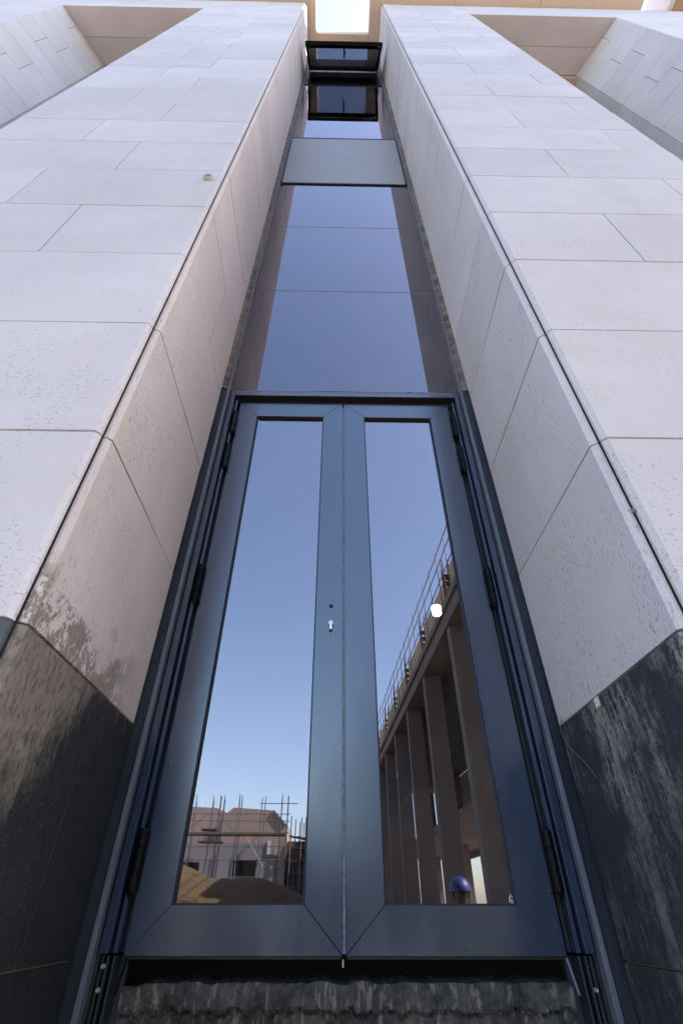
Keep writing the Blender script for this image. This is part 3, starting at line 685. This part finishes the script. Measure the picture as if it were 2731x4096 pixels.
for x0_, x1_, z in ((-12, -3.5, 4.42), (-9.9, -8.2, 3.95), (-9.8, -8.6, 4.72)):
    MB().box((x0_, ys-.05, Z(z)), (x1_, ys+.95, Z(z)+.09)).obj('deck_board', M['board'], SF)
for xa_, xb_, za_, zb_ in ((-8.7, -7.3, 5.9, 4.6), (-7.0, -5.6, 3.0, 4.3), (-11, -9.5, 4.5, 5.7), (-4.9, -6.4, 2.4, 4.3)):
    MB().tube([(xa_, ys+.95, Z(za_)), (xb_, ys+.95, Z(zb_))], .028, 5).obj('brace', M['scaf'], SF)
SW = empty('scaffold', (0, y0-6, 0)); tag(SW, 'dense dark scaffold running back along the building wing', 'scaffold')
for k in range(16):
    x = -3.2 + .30*k; y = y0 + .6 - .55*k
    for d in (0, .8):
        MB().tube([(x+d, y, 0), (x+d, y, Z(5.6 - .05*k + random.uniform(-.3, .5)))], .045, 5).obj('pole', M['scaf_blue'] if k % 5 == 2 else M['scaf'], SW)
for z in (1.4, 2.2, 3.0, 3.8, 4.5):
    MB().tube([(-3.3, y0+.65, Z(z)), (1.4, y0-7.8, Z(z))], .045, 5).obj('ledger', M['scaf'], SW)
    MB().add([(-3.3, y0+.6, Z(z)-.1), (1.4, y0-7.8, Z(z)-.1), (2.2, y0-7.8, Z(z)-.1), (-2.5, y0+.6, Z(z)-.1), (-3.3, y0+.6, Z(z)-.03), (1.4, y0-7.8, Z(z)-.03), (2.2, y0-7.8, Z(z)-.03), (-2.5, y0+.6, Z(z)-.03)],
             [(0,1,2,3), (7,6,5,4), (0,4,5,1), (1,5,6,2), (2,6,7,3), (3,7,4,0)]).obj('deck_board', M['board'], SW)

# heap of sand
NX, NY = 90, 60; vs = []; fs = []
prof_ = [(-14, .6), (-9, 1.55), (-6.1, 1.47), (-5.0, 1.10), (-4.2, 1.12), (-2.6, 1.05), (-2.1, .88), (-1.1, .45), (.2, -.3), (2.0, -1.55)]
def ridge(x):
    for (a, b), (c_, d) in zip(prof_[:-1], prof_[1:]):
        if a <= x <= c_: return b + (d-b)*(x-a)/(c_-a)
    return -1.55
for j in range(NY+1):
    for i in range(NX+1):
        x = -14 + 16*i/NX; y = ry(27) + 9*j/NY - 1.5; t = (y - ry(25.0))
        h = ridge(x) + 1.55
        fall = max(0, 1 - (abs(t)/ (5.2 if t > 0 else 3.4))**1.25)
        z = h*fall + .13*noise.noise(Vector((x*.8, y*.8, 0)))*fall + .06*noise.noise(Vector((x*2.6, y*2.6, 3)))*min(1, fall*3) + .05*abs(noise.noise(Vector((x*1.7, y*.5, 8))))
        if i in (0, NX) or j in (0, NY): z = -.02
        vs.append((x, y, max(z, -.02)))
for j in range(NY):
    for i in range(NX): fs.append((j*(NX+1)+i, j*(NX+1)+i+1, (j+1)*(NX+1)+i+1, (j+1)*(NX+1)+i))
sh = MB().add(vs, fs).obj('sand_heap', M['sand'], smooth=True, world=(-6, ry(25), 0)); tag(sh, 'heap of brown sand mirrored at the foot of the left door glass', 'sand heap')

# ---------------------------------------------------------------- person with the blue helmet, standing behind the camera
M['skin'] = plain('skin', (.06, .035, .025), .6); M['trousers'] = plain('dark_trousers', (.02, .022, .03), .85)
M['vest'] = plain('green_vest', (.04, .22, .06), .7); M['helmet'] = plain('blue_helmet', (.004, .018, .10), .5); M['shirt'] = plain('dark_shirt', (.02, .022, .028), .85)
px, py = 1.38, ry(6.6)
PR = empty('person', (px, py, 0)); tag(PR, 'person in a blue helmet and green vest mirrored low in the right door glass', 'person')
def skin(name, joints, edges, mat, root=0, par=PR, sub=2):
    me = bpy.data.meshes.new(name); me.from_pydata([Vector(j[:3]) for j in joints], edges, [])
    o = link(bpy.data.objects.new(name, me)); put(o, (px, py, 0), par)
    md = o.modifiers.new('skin', 'SKIN'); md.use_smooth_shade = True
    for i, j in enumerate(joints):
        sv = me.skin_vertices[0].data[i]; r = j[3]; sv.radius = r if isinstance(r, tuple) else (r, r); sv.use_root = (i == root)
    ms = o.modifiers.new('sub', 'SUBSURF'); ms.levels = sub; ms.render_levels = sub
    me.materials.append(mat); return o
J_ = [(0,0,.98,(.155,.115)), (0,0,1.14,(.14,.10)), (0,0,1.32,(.165,.11)), (0,0,1.44,(.13,.085)), (0,0,1.52,.055), (0,.01,1.60,.062), (0,.015,1.70,.088), (0,.01,1.77,.078)]
E_ = [(i, i+1) for i in range(7)]
for s in (-1, 1):
    b = len(J_)
    J_ += [(s*.19,0,1.43,.062), (s*.235,-.02,1.16,.047), (s*.22,.09,.93,.036), (s*.215,.13,.86,(.018,.036))]
    E_ += [(3, b), (b, b+1), (b+1, b+2), (b+2, b+3)]
    for f, (dx, dl, r) in enumerate(((-.028,.075,.008), (-.010,.085,.009), (.009,.08,.0085), (.027,.065,.008))):
        c_ = len(J_); J_ += [(s*.215+.0*dx, .145+dx*.9, .815, r), (s*.205, .155+dx*.9, .815-dl*.5, r*.9), (s*.195, .150+dx*.9, .815-dl, r*.75)]; E_ += [(b+3, c_), (c_, c_+1), (c_+1, c_+2)]
    c_ = len(J_); J_ += [(s*.19,.185,.85,.010), (s*.175,.20,.80,.009)]; E_ += [(b+3, c_), (c_, c_+1)]
    c_ = len(J_); J_ += [(s*.095,0,.90,.098), (s*.105,.015,.50,.062), (s*.11,-.01,.10,.045), (s*.115,.06,.045,(.045,.04)), (s*.12,.16,.035,(.042,.03))]
    E_ += [(0, c_), (c_, c_+1), (c_+1, c_+2), (c_+2, c_+3), (c_+3, c_+4)]
body = skin('body', J_, E_, M['skin'])
# clothes as looser shells round the same bones
T = [(0,0,.90,(.165,.125)), (0,0,1.14,(.158,.118)), (0,0,1.32,(.182,.128)), (0,0,1.445,(.14,.095))]; TE = [(0,1), (1,2), (2,3)]
for s in (-1, 1):
    b = len(T); T += [(s*.18,0,1.435,.074)]; TE += [(3, b)]
skin('vest', T, TE, M['vest'])
for s in (-1, 1):
    skin('sleeve', [(s*.17,0,1.435,.070), (s*.195,0,1.42,.070), (s*.237,-.02,1.16,.057), (s*.225,.07,.98,.046)], [(0,1), (1,2), (2,3)], M['shirt'])
    skin('trouser_leg', [(s*.07,0,.97,.115), (s*.098,0,.86,.108), (s*.105,.015,.50,.078), (s*.11,-.005,.09,.066)], [(0,1), (1,2), (2,3)], M['trousers'])
    skin('boot', [(s*.11,-.02,.12,.062), (s*.115,.0,.055,(.055,.05)), (s*.118,.08,.05,(.056,.046)), (s*.122,.19,.042,(.05,.036))], [(0,1), (1,2), (2,3)], M['trousers'])
def dome(name, c, rx, ry_, rz, z0, mat, par, n=24, m=8):
    vs = []; fs = []
    for j in range(m):
        a = math.asin(z0) + (math.pi/2 - math.asin(z0))*j/m
        for k in range(n): vs.append((c[0]+rx*math.cos(a)*math.cos(2*math.pi*k/n), c[1]+ry_*math.cos(a)*math.sin(2*math.pi*k/n), c[2]+rz*math.sin(a)))
    vs.append((c[0], c[1], c[2]+rz)); t = len(vs)-1
    for j in range(m-1):
        for k in range(n): fs.append((j*n+k, j*n+(k+1) % n, (j+1)*n+(k+1) % n, (j+1)*n+k))
    fs += [((m-1)*n+k, (m-1)*n+(k+1) % n, t) for k in range(n)]
    return MB().add(vs, fs).obj(name, mat, par, smooth=True)
hm = dome('helmet', (px, py+.012, 1.735), .118, .138, .122, 0, M['helmet'], PR)
MB().prism([(px+.119*math.cos(a), py+.012+(.14 if math.sin(a) < 0 else .185)*math.sin(a)) for a in [2*math.pi*k/28 for k in range(28)]], 2, 1.722, 1.736).obj('helmet_brim', M['helmet'], hm)
for s in (-1, 1):
    MB().lathe([(.002, -.011), (.010, -.006), (.013, 0), (.010, .006), (.002, .011)], (px+s*.033, py+.088, 1.705), 12).obj('eye', M['rust'], PR, smooth=True)
    MB().lathe([(.004, -.034), (.012, -.02), (.016, .0), (.015, .02), (.004, .032)], (px+s*.086, py+.005, 1.69), 10).obj('ear', M['skin'], PR, smooth=True)
MB().add([(px-.017, py+.085, 1.655), (px+.017, py+.085, 1.655), (px, py+.118, 1.66), (px-.008, py+.088, 1.70), (px+.008, py+.088, 1.70), (px, py+.07, 1.68)], [(0,1,2), (0,2,3), (1,4,2), (2,4,3), (0,3,5), (1,5,4), (0,5,1), (3,4,5)]).obj('nose', M['skin'], PR, smooth=True)
MB().box((px-.022, py+.083, 1.628), (px+.022, py+.090, 1.634)).obj('mouth', M['rust'], PR)
